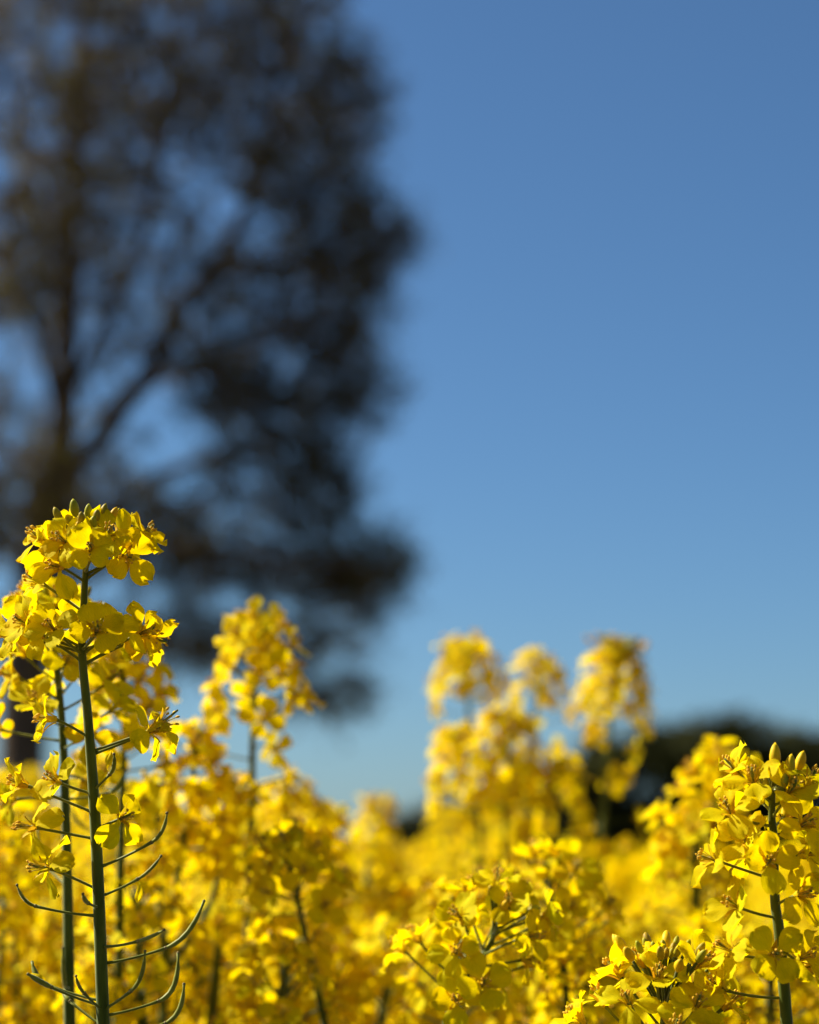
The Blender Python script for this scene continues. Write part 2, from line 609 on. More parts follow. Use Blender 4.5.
def stem_part(pts, parent, r_top=0.0011, r_low=0.0026, r_foot=0.006, seg=10, name='stem'):
    P = spline(pts, 6)
    f, T = polyline_down(P)
    rr, s = [], 0.0
    for i, p in enumerate(P):
        if i:
            s += (P[i] - P[i - 1]).length
        q = min(1, s / 0.16)
        rr.append(r_top + (r_low - r_top) * q ** 0.8 + (r_foot - r_low) * min(1, max(0, s - 0.16) / 1.0))
    mb = MB()
    V, F, U = tube(P, rr, seg)
    mb.add(V, F, 0, uv=U)
    return mb, f


def foot_path(low, r, lean=0.12):
    """continue a stem from its lowest seen point down to the soil"""
    low = Vector(low)
    foot = Vector((low.x + r.uniform(-lean, lean) * 0.5, low.y + r.uniform(-lean, lean) * 0.5, -0.01))
    return [low.lerp(foot, 0.035), low.lerp(foot, 0.09), low.lerp(foot, 0.18), low.lerp(foot, 0.33) + Vector((r.uniform(-.01, .01), r.uniform(-.01, .01), 0)), low.lerp(foot, 0.68), foot]


def plant_root(foot, label, group):
    o = bpy.data.objects.new('rapeseed_plant', None)
    col.objects.link(o)
    o.empty_display_size = 0.05
    o.location = (foot.x, foot.y, 0)
    tag(o, label, 'plant', group)
    return o


def add_leaves(root, f, off, r, n=3):
    for k in range(n):
        s = r.uniform(0.30, 0.75)
        p = f(s) - off
        M = frame((0, 0, 1), r.uniform(0, 6.28), p) @ Matrix.Scale(r.uniform(0.7, 1.1), 4)
        link('leaf', r.choice(LEAF_ME), root, M)


ped_cache = MB


def dress(root, off, nodes, r, hi, stem_mb, scale=1.0):
    """hang buds, flowers and pods of one raceme on a plant; pedicels become parts when in focus"""
    buds, flowers, pods = nodes
    for (a, b, d, k) in buds:
        pts = [a - off, a.lerp(b, 0.5) - off + Vector((0, 0, 0.0003)), b - off]
        V, F, U = tube(pts, [0.0006, 0.0005, 0.0006], 5 if hi else 3)
        stem_mb.add(V, F, 0, uv=U)
        M = frame(d, r.uniform(0, 6), b - off) @ Matrix.Scale(k, 4)
        me = r.choice(BUDY_ME if (k > 0.93 and r.random() < 0.7) else BUD_ME)
        link('bud', me, root, M)
    for (a, b, fc, roll, w) in flowers:
        p = [x - off for x in pedicel_pts(a, b, fc)]
        V, F, U = tube(p, [0.0008] + [0.00052] * (len(p) - 2) + [0.0008], 6 if hi else 4)
        if hi:
            m = MB(); m.add(V, F, 0, uv=U); m.build('pedicel', [M_PEDICEL], root)
        else:
            stem_mb.add(V, F, 0, uv=U)
        add_flower(root, b - off, fc, roll, r, wilt=w, hi=hi, scale=scale * r.uniform(0.92, 1.06))
    for t in pods:
        pod_geo([x - off for x in t], r).build('seed_pod', POD_MATS, root)


NEAR = 'rapeseed plants around the focus'
MID = 'blurred rapeseed plants behind the sharp ones'


def rule_plant(label, group, path_px, depth, seed, nb=14, nf=24, npod=4, Lf=0.055, hi=True, spread=1.0, sparse=2, lean_depth=0.0,
               r_low=0.0024, side=(), leaves=2, scale=1.0, budh=1.0):
    """plant whose raceme follows rules; path_px is the stem from tip downwards as the photo shows it"""
    r = random.Random(seed)
    pts = [at(x, y, depth + lean_depth * i) for i, (x, y) in enumerate(path_px)]
    pts += foot_path(pts[-1], r)
    root = plant_root(pts[-1], label, group)
    off = Vector(root.location)
    mb, f = stem_part([p - off for p in pts], root, r_low=r_low)
    fw = lambda s: f(s) + off
    dress(root, off, raceme_nodes(r, pts[0], fw, nb, nf, npod, Lf, spread, sparse, budh), r, hi, mb, scale)
    for (tx, ty, td, s0, nf2) in side:                 # side branches with racemes of their own
        tip = at(tx, ty, td)
        j = fw(s0)
        mid = j.lerp(tip, 0.5) + Vector(((tip.x - j.x) * 0.18, 0, -0.01))
        bp = spline([tip, tip.lerp(mid, 0.5) + Vector((0, 0, 0.004)), mid, j], 5)
        rr = [0.0010 + 0.0008 * i / (len(bp) - 1) for i in range(len(bp))]
        V, F, U = tube([p - off for p in bp], rr, 7)
        mb.add(V, F, 0, uv=U)
        g, _ = polyline_down(bp)
        dress(root, off, raceme_nodes(r, tip, g, 10, nf2, 0, 0.04, spread, 0), r, hi, mb, scale)
    mb.build('stem', [M_STEM], root)
    add_leaves(root, fw, off, r, leaves)
    return root


# ------------------------------------------------------------------ setting: soil
mb = MB()
S = 600
mb.add([(-S, -60, 0), (S, -60, 0), (S, 1500, 0), (-S, 1500, 0)], [(0, 1, 2, 3)])
ground = mb.build('ground', [M_SOIL], smooth=False)
tag(ground, kind='structure')


# ------------------------------------------------------------------ the tall tree at the left
def build_tree():
    r = random.Random(3)
    D = 30.0
    base = at(24, 862, D); base.z = 0
    root = bpy.data.objects.new('broadleaf_tree', None)
    col.objects.link(root)
    root.location = base
    tag(root, 'tall dark tree coming into leaf, towering blurred over the yellow field', 'tree')
    off = Vector(base)

    def T(px, py, dy=0.0):
        return at(px, py, D) + Vector((0, dy, 0)) - off
    nodes, parent, rad0, limb_of = [], [], [], []

    def chain(pts, par, limb):
        P = spline(pts, 4)
        ids = []
        for i, p in enumerate(P):
            if par is not None and i == 0:
                ids.append(par); continue
            nodes.append(p); parent.append(ids[-1] if ids else -1); limb_of.append(limb)
            ids.append(len(nodes) - 1)
        return ids
    trunk = chain([Vector((0, 0, -0.1)), T(22, 760), T(28, 640), T(46, 520), T(62, 430), T(68, 330), T(70, 240), T(78, 120), T(85, 0), T(80, -150)], None, 0)
    L = 1
    limbs = []
    spec = [(13, [(96, 440, .1), (122, 400, .3), (152, 351, .5), (176, 296, .6), (212, 248, .7), (240, 190, .9), (262, 110, 1.0), (280, 20, 1.1)]),
            (11, [(80, 480, -.2), (112, 430, -.5), (165, 395, -1.), (235, 385, -1.3), (300, 350, -1.6), (350, 335, -1.8)]),
            (9, [(66, 560, .2), (110, 500, .6), (180, 452, 1.0), (260, 440, 1.3), (310, 490, 1.5), (340, 540, 1.6)]),
            (8, [(60, 610, -.4), (120, 570, -1), (200, 560, -1.4), (290, 575, -1.6), (370, 575, -1.8)]),
            (6, [(60, 660, .5), (120, 640, 1), (210, 645, 1.4), (280, 680, 1.6), (330, 700, 1.7)]),
            (17, [(95, 330, .3), (130, 250, .6), (150, 150, .8), (165, 40, .9), (170, -60, 1)]),
            (16, [(40, 330, -.4), (5, 270, -.9), (-40, 190, -1.2), (-80, 80, -1.3)]),
            (12, [(30, 470, .4), (-30, 420, .9), (-110, 370, 1.3), (-190, 330, 1.5)]),
            (9, [(20, 560, -.6), (-50, 520, -1), (-140, 500, -1.4), (-230, 500, -1.5)]),
            (22, [(50, 190, .5), (10, 100, 1.0), (-20, 0, 1.3), (-40, -100, 1.4)]),
            (20, [(66, 260, 1.2), (60, 220, 2.4), (70, 160, 3.2), (90, 80, 3.6)]),
            (15, [(80, 340, -1.2), (100, 290, -2.4), (120, 230, -3.0), (150, 160, -3.3)])]
    for st, pts in spec:
        ids = chain([nodes[trunk[st]]] + [T(*p) for p in pts], trunk[st], L)
        limbs.append(ids); L += 1
    sub = [(0, 17, [(230, 260, .4), (290, 265, 0), (350, 245, -.3), (395, 235, -.5)]),
           (0, 22, [(290, 170, 1.4), (340, 130, 1.7), (375, 90, 1.8)]),
           (0, 12, [(200, 320, 1.2), (260, 310, 1.6), (330, 315, 1.9)])]
    for li, st, pts in sub:
        ids = limbs[li]
        chain([nodes[ids[st]]] + [T(*p) for p in pts], ids[st], li + 1)
    # clumps of the crown: centre px, radii px, depth half-width m, how many shoots, leafiness
    cl = [(60, 60, 90, 75, 2.6, 60, .8), (180, 40, 90, 60, 2.6, 70, .8), (285, 50, 65, 65, 2.2, 60, .8), (345, 110, 45, 55, 1.6, 45, .8),
          (230, 120, 75, 45, 2.2, 55, .9), (300, 190, 75, 36, 1.8, 55, 1.1), (378, 232, 40, 32, 1.2, 30, 1.0), (330, 262, 65, 30, 1.6, 42, .8),
          (110, 150, 60, 50, 2.4, 40, .8), (40, 200, 60, 60, 2.4, 46, 1.2), (25, 295, 60, 50, 2.2, 44, 1.4), (75, 260, 45, 55, 2.0, 34, 1.3),
          (300, 315, 65, 32, 1.6, 38, .7), (362, 300, 34, 40, 1.2, 12, .7), (362, 395, 30, 40, 1.2, 13, .9), (345, 620, 50, 40, 1.3, 16, .8), (130, 60, 80, 80, 2.4, 40, .9), (250, 300, 60, 60, 1.8, 16, .7), (90, 420, 60, 60, 2.0, 14, .8), (130, 540, 60, 40, 2.0, 20, 1.0), (225, 490, 45, 40, 1.6, 20, 1.0), (195, 355, 50, 40, 1.8, 16, .7), (130, 345, 40, 40, 1.8, 12, .7), (235, 340, 40, 40, 1.6, 12, .7), (100, 490, 40, 40, 1.8, 12, .9), (345, 355, 40, 45, 1.4, 36, .9), (225, 395, 55, 34, 1.6, 52, 1.7), (290, 430, 65, 50, 1.6, 75, 1.7),
          (310, 500, 52, 48, 1.5, 62, 1.7), (368, 570, 42, 34, 1.3, 40, 1.4), (290, 575, 70, 34, 1.5, 54, 1.6), (195, 560, 60, 40, 1.6, 40, 1.1),
          (165, 520, 45, 35, 1.5, 24, 1.0), (55, 490, 70, 38, 2.2, 44, 1.2), (20, 540, 60, 40, 2.2, 40, 1.3), (325, 695, 42, 26, 1.2, 22, 1.1),
          (215, 640, 60, 36, 1.5, 34, 1.0), (295, 645, 45, 26, 1.2, 18, .7), (120, 640, 60, 40, 1.6, 26, .9), (210, 260, 40, 40, 1.6, 16, .8),
          (160, 300, 50, 50, 1.8, 16, .8), (20, 420, 55, 40, 2.0, 20, .8), (150, 215, 50, 40, 1.8, 20, .8),
          (-70, 60, 90, 80, 2.6, 50, .8), (-90, 200, 80, 70, 2.6, 50, .9), (-130, 350, 90, 70, 2.4, 50, 1.0), (-170, 480, 90, 60, 2.2, 45, 1.1),
          (-60, 500, 70, 50, 2.2, 30, 1.1), (-230, 340, 60, 60, 2.0, 30, .9), (60, -100, 110, 80, 2.6, 60, .8), (190, -90, 90, 70, 2.4, 50, .8),
          (-60, -60, 80, 70, 2.4, 40, .8), (100, -220, 100, 70, 2.2, 40, .8), (290, -50, 60, 50, 2.0, 30, .8), (-60, 620, 70, 40, 2.0, 26, .9)]
    att = []
    for cx, cy, rx, ry, dz, n, lf in cl:
        for _ in range(int(n * (1.8 if lf < 1.5 else 1.25))):
            while True:
                u = Vector((r.uniform(-1, 1), r.uniform(-1, 1), r.uniform(-1, 1)))
                if u.length < 1:
                    break
            att.append((T(cx + u.x * rx, cy + u.y * ry, u.z * dz), lf))
    # connect every shoot to the closest wood below it
    N0 = np.array([tuple(p) for p in nodes])
    rest = sorted(att, key=lambda a: float(np.min(np.linalg.norm(N0 - np.array(a[0]), axis=1))))
    arr = np.zeros((len(nodes) + len(rest) * 5, 3)); cnt = len(nodes); arr[:cnt] = N0
    ends = []
    for p, lf in rest:
        d = np.linalg.norm(arr[:cnt] - np.array(p), axis=1) + 0.35 * np.maximum(0, arr[:cnt, 2] - p.z)
        j = int(np.argmin(d))
        a = nodes[j]
        v = p - a
        ctrl = a + v * 0.5 + Vector((r.uniform(-.12, .12), r.uniform(-.12, .12), -0.06 * v.length + r.uniform(-.1, .1))) * min(1.5, v.length)
        k = max(2, min(4, int(v.length / 0.35)))
        prev = j
        for q in bez(a, ctrl, p, k)[1:]:
            nodes.append(q); parent.append(prev); limb_of.append(limb_of[j])
            arr[cnt] = tuple(q); cnt += 1
            prev = len(nodes) - 1
        ends.append((prev, lf))
    n = len(nodes)
    area = [0.0] * n
    child = [[] for _ in range(n)]
    for i, p in enumerate(parent):
        if p >= 0:
            child[p].append(i)
    for i in range(n - 1, -1, -1):
        if not child[i]:
            area[i] = 0.010 ** 2
        if parent[i] >= 0:
            area[parent[i]] += area[i] * 0.80 if not child[i] else area[i]
    rad = [min(0.30, math.sqrt(a) * 0.92) for a in area]
    rad[0] = 0.36; rad[1] = 0.29
    meshes = {}
    done = [False] * n
    for i in range(n):                                  # follow the thickest child: one tube per run
        if done[i]:
            continue
        run = [i] if parent[i] < 0 else [parent[i], i]
        done[i] = True
        c = i
        while child[c]:
            nx = max(child[c], key=lambda q: (limb_of[q] == limb_of[i], area[q]))
            if done[nx] or limb_of[nx] != limb_of[i]:
                break
            run.append(nx); done[nx] = True; c = nx
        rr = [rad[q] for q in run]
        if parent[i] >= 0:
            rr[0] = min(rr[0], rr[1] * 1.25)
        V, F, U = tube([nodes[q] for q in run], rr, 10 if rr[-1] > 0.05 or i == 0 else (6 if rr[1] > 0.03 else 4))
        meshes.setdefault(limb_of[i], MB()).add(V, F, 0, uv=U)
    crown = MB()
    for e, lf in ends:                                  # fine twigs and young leaves
        p = nodes[e]
        d0 = (p - nodes[parent[e]]).normalized()
        for k in range(5):
            d = (d0 + Vector((r.gauss(0, .7), r.gauss(0, .7), r.gauss(0.1, .6)))).normalized()
            Lt = r.uniform(0.25, 0.62)
            q = [p, p + d * Lt * 0.5 + Vector((r.uniform(-.04, .04), 0, r.uniform(-.03, .03))), p + d * Lt + Vector((0, 0, r.uniform(-.08, .05)))]
            V, F, U = tube(q, [0.009, 0.007, 0.004], 3, cap=False)
            meshes[limb_of[e]].add(V, F, 0, uv=U)
            for _ in range(int((0.55 + 0.5 * lf) * r.uniform(2.6, 5.6))):
                t = r.random()
                c = q[0].lerp(q[2], t) + Vector((r.gauss(0, .05), r.gauss(0, .05), r.gauss(0, .05)))
                s = r.uniform(0.026, 0.056)
                M = frame((r.gauss(0, 1), r.gauss(0, 1), r.gauss(0.3, 1)), r.uniform(0, 6), c)
                crown.add([(-s, 0, 0), (0, -s * .45, s * .1), (s, 0, 0), (0, s * .45, s * .1)], [(0, 1, 2, 3)], 0 if lf < 1.5 else 1, M)
    for k in sorted(meshes):
        meshes[k].build('trunk' if k == 0 else 'limb', [M_BARK], root)
    c = crown.build('crown', [M_TLEAF, M_TLEAF2], root, smooth=False)
    c['kind'] = 'stuff'


build_tree()


# ------------------------------------------------------------------ dark bushes along the far edge at the right
def bush(label, x0, x1, top_l, top_m, top_r, D, seed):
    r = random.Random(seed)
    cx = (x0 + x1) / 2
    base = at(cx, 862, D); base.z = 0
    root = bpy.data.objects.new('hedge_bush', None); col.objects.link(root)
    root.location = base
    tag(root, label, 'bush', 'dark bushes along the far field edge')
    hw = (x1 - x0) / 2 / FOCAL_PX * D
    H = [(862 - t) / FOCAL_PX * D + CAM_H for t in (top_l, top_m, top_r)]

    def top(u):
        return H[1] + (H[0] - H[1]) * max(0, -u) ** 1.5 + (H[2] - H[1]) * max(0, u) ** 1.5
    st = MB(); crown = MB()
    for k in range(9):
        u = r.uniform(-.8, .8)
        tp = Vector((u * hw, r.uniform(-.7, .7), top(u) * r.uniform(.6, .92)))
        b = Vector((u * hw * 0.5, r.uniform(-.3, .3), -0.05))
        P = bez(b, b.lerp(tp, .5) + Vector((r.uniform(-.2, .2), 0, .2)), tp, 6)
        V, F, U = tube(P, [0.06 * (1 - .85 * i / 6) for i in range(7)], 6)
        st.add(V, F, 0, uv=U)
    clumps = []
    for k in range(130):
        u = r.uniform(-1, 1)
        clumps.append(Vector((u * hw, r.uniform(-1.0, 1.0), (r.uniform(0.15, 0.65), r.uniform(0.4, 0.9), r.uniform(0.84, 1.0))[k % 3] * top(u))))
    for c in clumps:
        rc = r.uniform(.28, .55)
        for _ in range(190):
            d = Vector((r.gauss(0, 1), r.gauss(0, 1), r.gauss(0, 1))).normalized() * rc * r.uniform(.5, 1.05)
            s = r.uniform(.04, .085)
            M = frame((d.x + r.gauss(0, .3), d.y + r.gauss(0, .3), d.z + r.gauss(0, .3)), r.uniform(0, 6), c + d)
            crown.add([(-s, 0, 0), (0, -s * .5, 0), (s, 0, 0), (0, s * .5, 0)], [(0, 1, 2, 3)], 0, M)
    st.build('trunk', [M_BARK], root)
    c = crown.build('crown', [M_HLEAF], root, smooth=False); c['kind'] = 'stuff'


bush('low dark bush at the far edge, smallest, where open sky meets the flowers', 395, 500, 835, 818, 806, 45, 1)
bush('dark bush sloping up behind the three blurred flower heads', 480, 610, 806, 785, 752, 45, 2)
bush('tall dark bush rising just right of the three blurred flower heads', 590, 715, 752, 738, 732, 45, 3)
bush('dark bush behind the blurred flower head beside the sharp right stem', 695, 795, 733, 730, 740, 45, 4)
bush('dark bush cut by the right picture edge behind the sharp buds', 775, 900, 742, 748, 740, 45, 5)


# ------------------------------------------------------------------ the sharp plant at the left, flower by flower
def main_plant():
    r = random.Random(11)
    D = 0.865
    path = [(86, 528), (86, 560), (84, 600), (82, 650), (88, 720), (94, 800), (98, 880), (101, 960), (104, 1045), (106, 1110)]
    pts = [at(x, y, D) for x, y in path]
    pts += foot_path(pts[-1], r, 0.05)
    root = plant_root(pts[-1], 'sharp tall rapeseed stem with ringed flowers above curved young pods, left foreground', NEAR)
    off = Vector(root.location)
    P = spline([p - off for p in pts], 6)
    k = len(P)
    rr = []
    for i, p in enumerate(P):
        hgt = (p + off - at(86, 528, D)).length
        px = 2.7 + 1.4 * min(1, hgt / 0.045) + 1.4 * min(1, max(0, hgt - .045) / .05) + 1.1 * min(1, max(0, hgt - .09) / .09)
        rr.append(px * 0.865 / FOCAL_PX + 0.0028 * max(0, min(1, (hgt - 0.25) / 0.9)))
    sm = MB(); V, F, U = tube(P, rr, 12); sm.add(V, F, 0, uv=U)
    f, _ = polyline_down([p + off for p in P])

    def stem_at(y):                                     # stem point seen at row y
        for i in range(len(path) - 1):
            if path[i][1] <= y <= path[i + 1][1]:
                t = (y - path[i][1]) / (path[i + 1][1] - path[i][1])
                return at(path[i][0] + (path[i + 1][0] - path[i][0]) * t, y, D)
        return at(*path[-1], D)

    def FL(cx, cy, dd, face, sy, wilt=False, roll=None, spread=None, sc=0.93):
        fc = Vector((face[0], -face[2], face[1])).normalized()    # right, up, towards the camera
        c = at(cx, cy, D + dd)
        b = c - fc * 0.0052
        a = stem_at(sy)
        p = [x - off for x in pedicel_pts(a, b, fc, 8)]
        V, F, U = tube(p, [0.0008] + [0.00052] * (len(p) - 2) + [0.0008], 7)
        m = MB(); m.add(V, F, 0, uv=U); m.build('pedicel', [M_PEDICEL], root)
        add_flower(root, b - off, fc, r.uniform(0, 6) if roll is None else R(roll), r, wilt=wilt, spread=spread, scale=sc)
    # crown of the raceme
    FL(34, 533, -.004, (-.75, .55, .2), 566)
    FL(59, 537, -.016, (-.45, .35, .8), 570, roll=40)
    FL(53, 566, -.012, (-.45, .0, .85), 582, roll=25)
    FL(31, 577, .004, (-.8, .45, .2), 612)
    FL(90, 547, -.022, (.05, .25, .95), 572, roll=45)
    FL(108, 530, -.012, (.35, .5, .75), 568, roll=10)
    FL(149, 530, .002, (.65, .65, .25), 575)
    FL(129, 557, -.008, (.35, -.25, .85), 580, roll=45)
    FL(70, 527, .012, (-.3, .8, -.3), 560)
    FL(100, 526, .016, (.2, .8, -.4), 560)
    FL(125, 535, .010, (.5, .5, -.5), 565)
    FL(48, 548, .010, (-.6, .3, -.6), 570)
    # second ring
    FL(50, 624, -.016, (-.25, .35, .85), 655, roll=30)
    FL(19, 620, -.006, (-.65, .35, .6), 662, roll=10)
    FL(5, 634, .004, (-.75, .1, .5), 652, roll=50)
    FL(36, 632, .000, (-.5, .2, .75), 650)
    FL(97, 628, -.020, (.15, .2, .9), 650, roll=20)
    FL(112, 622, -.010, (.25, .45, .8), 655, roll=5)
    FL(149, 630, -.002, (.75, .2, .5), 665, roll=30)
    FL(158, 640, .003, (.65, -.25, .6), 665, wilt=True)
    FL(125, 634, .010, (.5, .3, -.5), 650)
    FL(72, 618, .014, (-.2, .5, -.7), 645)
    FL(22, 612, .012, (-.6, .4, -.4), 648)
    # single flowers lower down
    FL(42, 718, -.006, (-.9, .1, .3), 738, roll=45, spread=-22)
    FL(160, 728, -.004, (.75, .2, .35), 752, roll=35, spread=22)
    FL(168, 718, .002, (.7, .5, .3), 755, wilt=True)
    FL(14, 781, -.004, (-.85, .3, .3), 813, roll=10, spread=-12)
    FL(50, 777, -.006, (-.55, .35, .7), 794, roll=35)
    FL(22, 826, -.004, (-.8, .1, .5), 839, roll=20, spread=38, sc=.95)
    FL(35, 866, -.003, (-.85, .15, .4), 890, roll=10, spread=45, sc=.95)
    FL(127, 816, -.006, (.5, .15, .75), 829, roll=45, spread=35, sc=.95)
    # buds on the tip
    for x, y, dd, k, ripe in ((61, 508, -.002, .80, 0), (76, 504, -.006, .95, 0), (101, 506, -.004, .85, 0), (110, 508, -.002, .80, 1), (88, 506, -.004, .8, 0),
                              (95, 510, -.008, .75, 0), (82, 514, -.012, .85, 0), (92, 516, -.012, .8, 0), (70, 511, .006, .8, 0), (104, 514, .006, .8, 1),
                              (86, 510, .004, .7, 0), (80, 522, -.014, .85, 1), (97, 520, .010, .8, 0)):
        b0 = at(x, y + 14, D + dd); a = stem_at(544 + r.uniform(-6, 6))
        d = (at(x, y, D + dd) - a).normalized() * 0.6 + Vector(((x - 86) / 130, 0, 0.9)) * 0.5
        d.normalize()
        V, F, U = tube([a - off, a.lerp(b0, .5) - off, b0 - off], [.0007, .0006, .0008], 6)
        sm.add(V, F, 0, uv=U)
        link('bud', r.choice(BUDY_ME if ripe else BUD_ME), root, frame(d, r.uniform(0, 6), b0 - off) @ Matrix.Scale(k, 4))
    # pods: stalk start row, joint, tip
    for sy, j, e, dd in ((868, (152, 842), (167, 813), -.004), (897, (138, 879), (161, 856), .006), (947, (139, 941), (164, 930), -.010), (964, (166, 948), (204, 901), .002),
                         (1010, (131, 991), (145, 951), -.008), (1016, (159, 1001), (178, 953), .004), (1043, (166, 1023), (184, 984), -.002),
                         (916, (35, 906), (17, 885), -.003), (1001, (46, 984), (32, 962), .006), (1006, (51, 987), (28, 974), -.006), (1010, (84, 993), (76, 976), -.012),
                         (1026, (70, 1001), (64, 990), .008), (790, (110, 774), (114, 754), -.006), (907, (88, 903), (83, 894), -.010)):
        a = stem_at(sy)
        pod_geo([a - off, at(*j, D + dd) - off, at(*e, D + dd * 1.8) - off], r).build('seed_pod', POD_MATS, root)
    for (x, y, dd, a) in ((139, 881, .004, 100), (109, 772, -.006, -70), (30, 973, .004, 40)):
        M = Matrix.Translation(at(x, y, D + dd) - off) @ Matrix.Rotation(R(a), 4, 'Y') @ Matrix.Rotation(R(70), 4, 'X') @ Matrix.Diagonal((.75, .3, .75, 1))
        link('dry_petal', WPETALS[3], root, M)['label'] = 'shrivelled orange petal still hanging on a young pod'
    sm.build('stem', [M_STEM], root)
    add_leaves(root, f, off, r, 3)


main_plant()


# ------------------------------------------------------------------ the sharp plant at the right
def right_plant():
    r = random.Random(29)
    D = 0.845
    path = [(773, 772), (772, 800), (772, 820), (774, 840), (775, 900), (779, 930), (785, 1000), (789, 1060), (792, 1120)]
    pts = [at(x, y, D) for x, y in path]
    pts += foot_path(pts[-1], r, 0.05)
    root = plant_root(pts[-1], 'sharp rapeseed plant with three fat yellow buds on top, right picture edge', NEAR)
    off = Vector(root.location)
    P = spline([p - off for p in pts], 6)
    rr = []
    for p in P:
        hgt = (p + off - at(773, 772, D)).length
        rr.append((3.0 + 2.6 * min(1, hgt / 0.06) + 1.0 * min(1, max(0, hgt - .06) / .05)) * D / FOCAL_PX + 0.0028 * max(0, min(1, (hgt - 0.2) / 0.9)))
    sm = MB(); V, F, U = tube(P, rr, 12); sm.add(V, F, 0, uv=U)
    f, _ = polyline_down([p + off for p in P])

    def stem_at(y):
        for i in range(len(path) - 1):
            if path[i][1] <= y <= path[i + 1][1]:
                t = (y - path[i][1]) / (path[i + 1][1] - path[i][1])
                return at(path[i][0] + (path[i + 1][0] - path[i][0]) * t, y, D)
        return at(*path[-1], D)

    def FL(cx, cy, dd, face, sy, wilt=False, roll=None, spread=None, sc=0.97):
        fc = Vector((face[0], -face[2], face[1])).normalized()
        b = at(cx, cy, D + dd) - fc * 0.0052
        a = stem_at(sy)
        p = [x - off for x in pedicel_pts(a, b, fc, 8)]
        V, F, U = tube(p, [0.0008] + [0.00052] * (len(p) - 2) + [0.0008], 7)
        m = MB(); m.add(V, F, 0, uv=U); m.build('pedicel', [M_PEDICEL], root)
        add_flower(root, b - off, fc, r.uniform(0, 6) if roll is None else R(roll), r, wilt=wilt, spread=spread, scale=sc)
    FL(730, 764, .004, (-.6, .65, .2), 803)
    FL(752, 774, -.010, (-.2, .7, .6), 800, roll=20)
    FL(727, 806, -.010, (-.45, .55, .65), 826, roll=30)
    FL(705, 857, -.002, (-.85, .25, .2), 880)
    FL(769, 861, -.024, (.0, .15, .95), 890, roll=2)
    FL(793, 786, -.012, (.3, .6, .7), 818, roll=40)
    FL(814, 775, -.004, (.5, .75, .2), 806)
    FL(808, 822, -.010, (.45, .3, .75), 842, roll=15)
    FL(812, 852, -.004, (.7, .2, .5), 848)
    FL(806, 893, -.012, (.5, .15, .7), 905, roll=35)
    FL(731, 902, -.010, (-.6, .35, .6), 918, roll=20)
    FL(722, 946, -.004, (-.8, .45, .3), 960)
    FL(776, 954, -.022, (.1, .0, .95), 975, roll=45)
    FL(808, 955, -.006, (.6, .3, .6), 946)
    FL(715, 983, -.002, (-.8, .5, .35), 998)
    FL(742, 835, -.006, (-.4, .4, .7), 838)
    FL(816, 965, .004, (.8, .2, .3), 958, wilt=True)
    FL(750, 790, .012, (-.4, .5, -.5), 812)
    FL(786, 812, .016, (.3, .4, -.7), 826)
    FL(740, 850, .014, (-.5, .3, -.6), 850)
    for x, y, dd, k, ripe in ((776, 752, -.006, 1.25, 1), (789, 760, -.008, 1.1, 1), (799, 754, -.002, 1.0, 1), (785, 772, -.012, .75, 0), (793, 772, -.010, .8, 0),
                              (780, 770, .004, .7, 0), (787, 766, .006, .8, 0), (768, 774, .004, .7, 0), (796, 770, .006, .8, 0)):
        b0 = at(x - 1, y + 17, D + dd); a = stem_at(788 + r.uniform(-5, 5))
        d = Vector(((x - 773) / 90, r.uniform(-.1, .1), 1)).normalized()
        V, F, U = tube([a - off, a.lerp(b0, .5) - off, b0 - off], [.0007, .0006, .0009], 6)
        sm.add(V, F, 0, uv=U)
        link('bud', r.choice(BUDY_ME if ripe else BUD_ME), root, frame(d, r.uniform(0, 6), b0 - off) @ Matrix.Scale(k, 4))
    sm.build('stem', [M_STEM], root)
    add_leaves(root, f, off, r, 3)


right_plant()

# ------------------------------------------------------------------ other plants one can tell apart
rule_plant('rapeseed plant close behind the sharp left stem, its thin stalk running parallel', NEAR,
           [(50, 612), (56, 660), (63, 740), (67, 860), (69, 980), (70, 1080)], 0.99, 101, nb=12, nf=18, npod=3, Lf=0.05, sparse=2, spread=1.15)
rule_plant('soft rapeseed head hidden behind the right side of the sharp left stem', NEAR,
           [(122, 655), (124, 720), (122, 800), (120, 900), (118, 1010)], 1.16, 102, nb=10, nf=26, npod=2, Lf=0.06, sparse=2)
rule_plant('sharp low rapeseed head of green buds and flowers cut by the bottom edge', NEAR,
           [(664, 992), (664, 1012), (661, 1060), (660, 1140)], 0.855, 103, nb=26, nf=20, npod=0, Lf=0.03, sparse=0, spread=1.5, budh=1.7)
rule_plant('slightly soft rapeseed head near the bottom, left of the green bud cluster', NEAR,
           [(497, 916), (490, 945), (470, 970), (450, 1010), (440, 1060)], 0.965, 104, nb=12, nf=18, npod=0, Lf=0.034, spread=1.35, sparse=0, r_low=0.0017)
rule_plant('rapeseed plant with dark upright stalk behind the two low flower heads', NEAR,
           [(548, 880), (552, 905), (561, 950), (567, 1010), (568, 1070)], 1.12, 105, nb=12, nf=17, npod=0, Lf=0.028, spread=1.25)
rule_plant('rapeseed plant with slanting bare stalk below its blurred head, bottom centre left', NEAR,
           [(288, 852), (296, 890), (304, 930), (318, 990), (330, 1060)], 1.14, 106, nb=10, nf=20, npod=0, Lf=0.026, spread=1.15, sparse=0)
rule_plant('isolated blurred rapeseed spike standing against the tree, single flowers down its stalk', NEAR,
           [(262, 634), (258, 665), (253, 720), (252, 800), (250, 880), (248, 980)], 1.28, 107, nb=10, nf=22, npod=0, Lf=0.045, sparse=11, spread=1.15, hi=True)
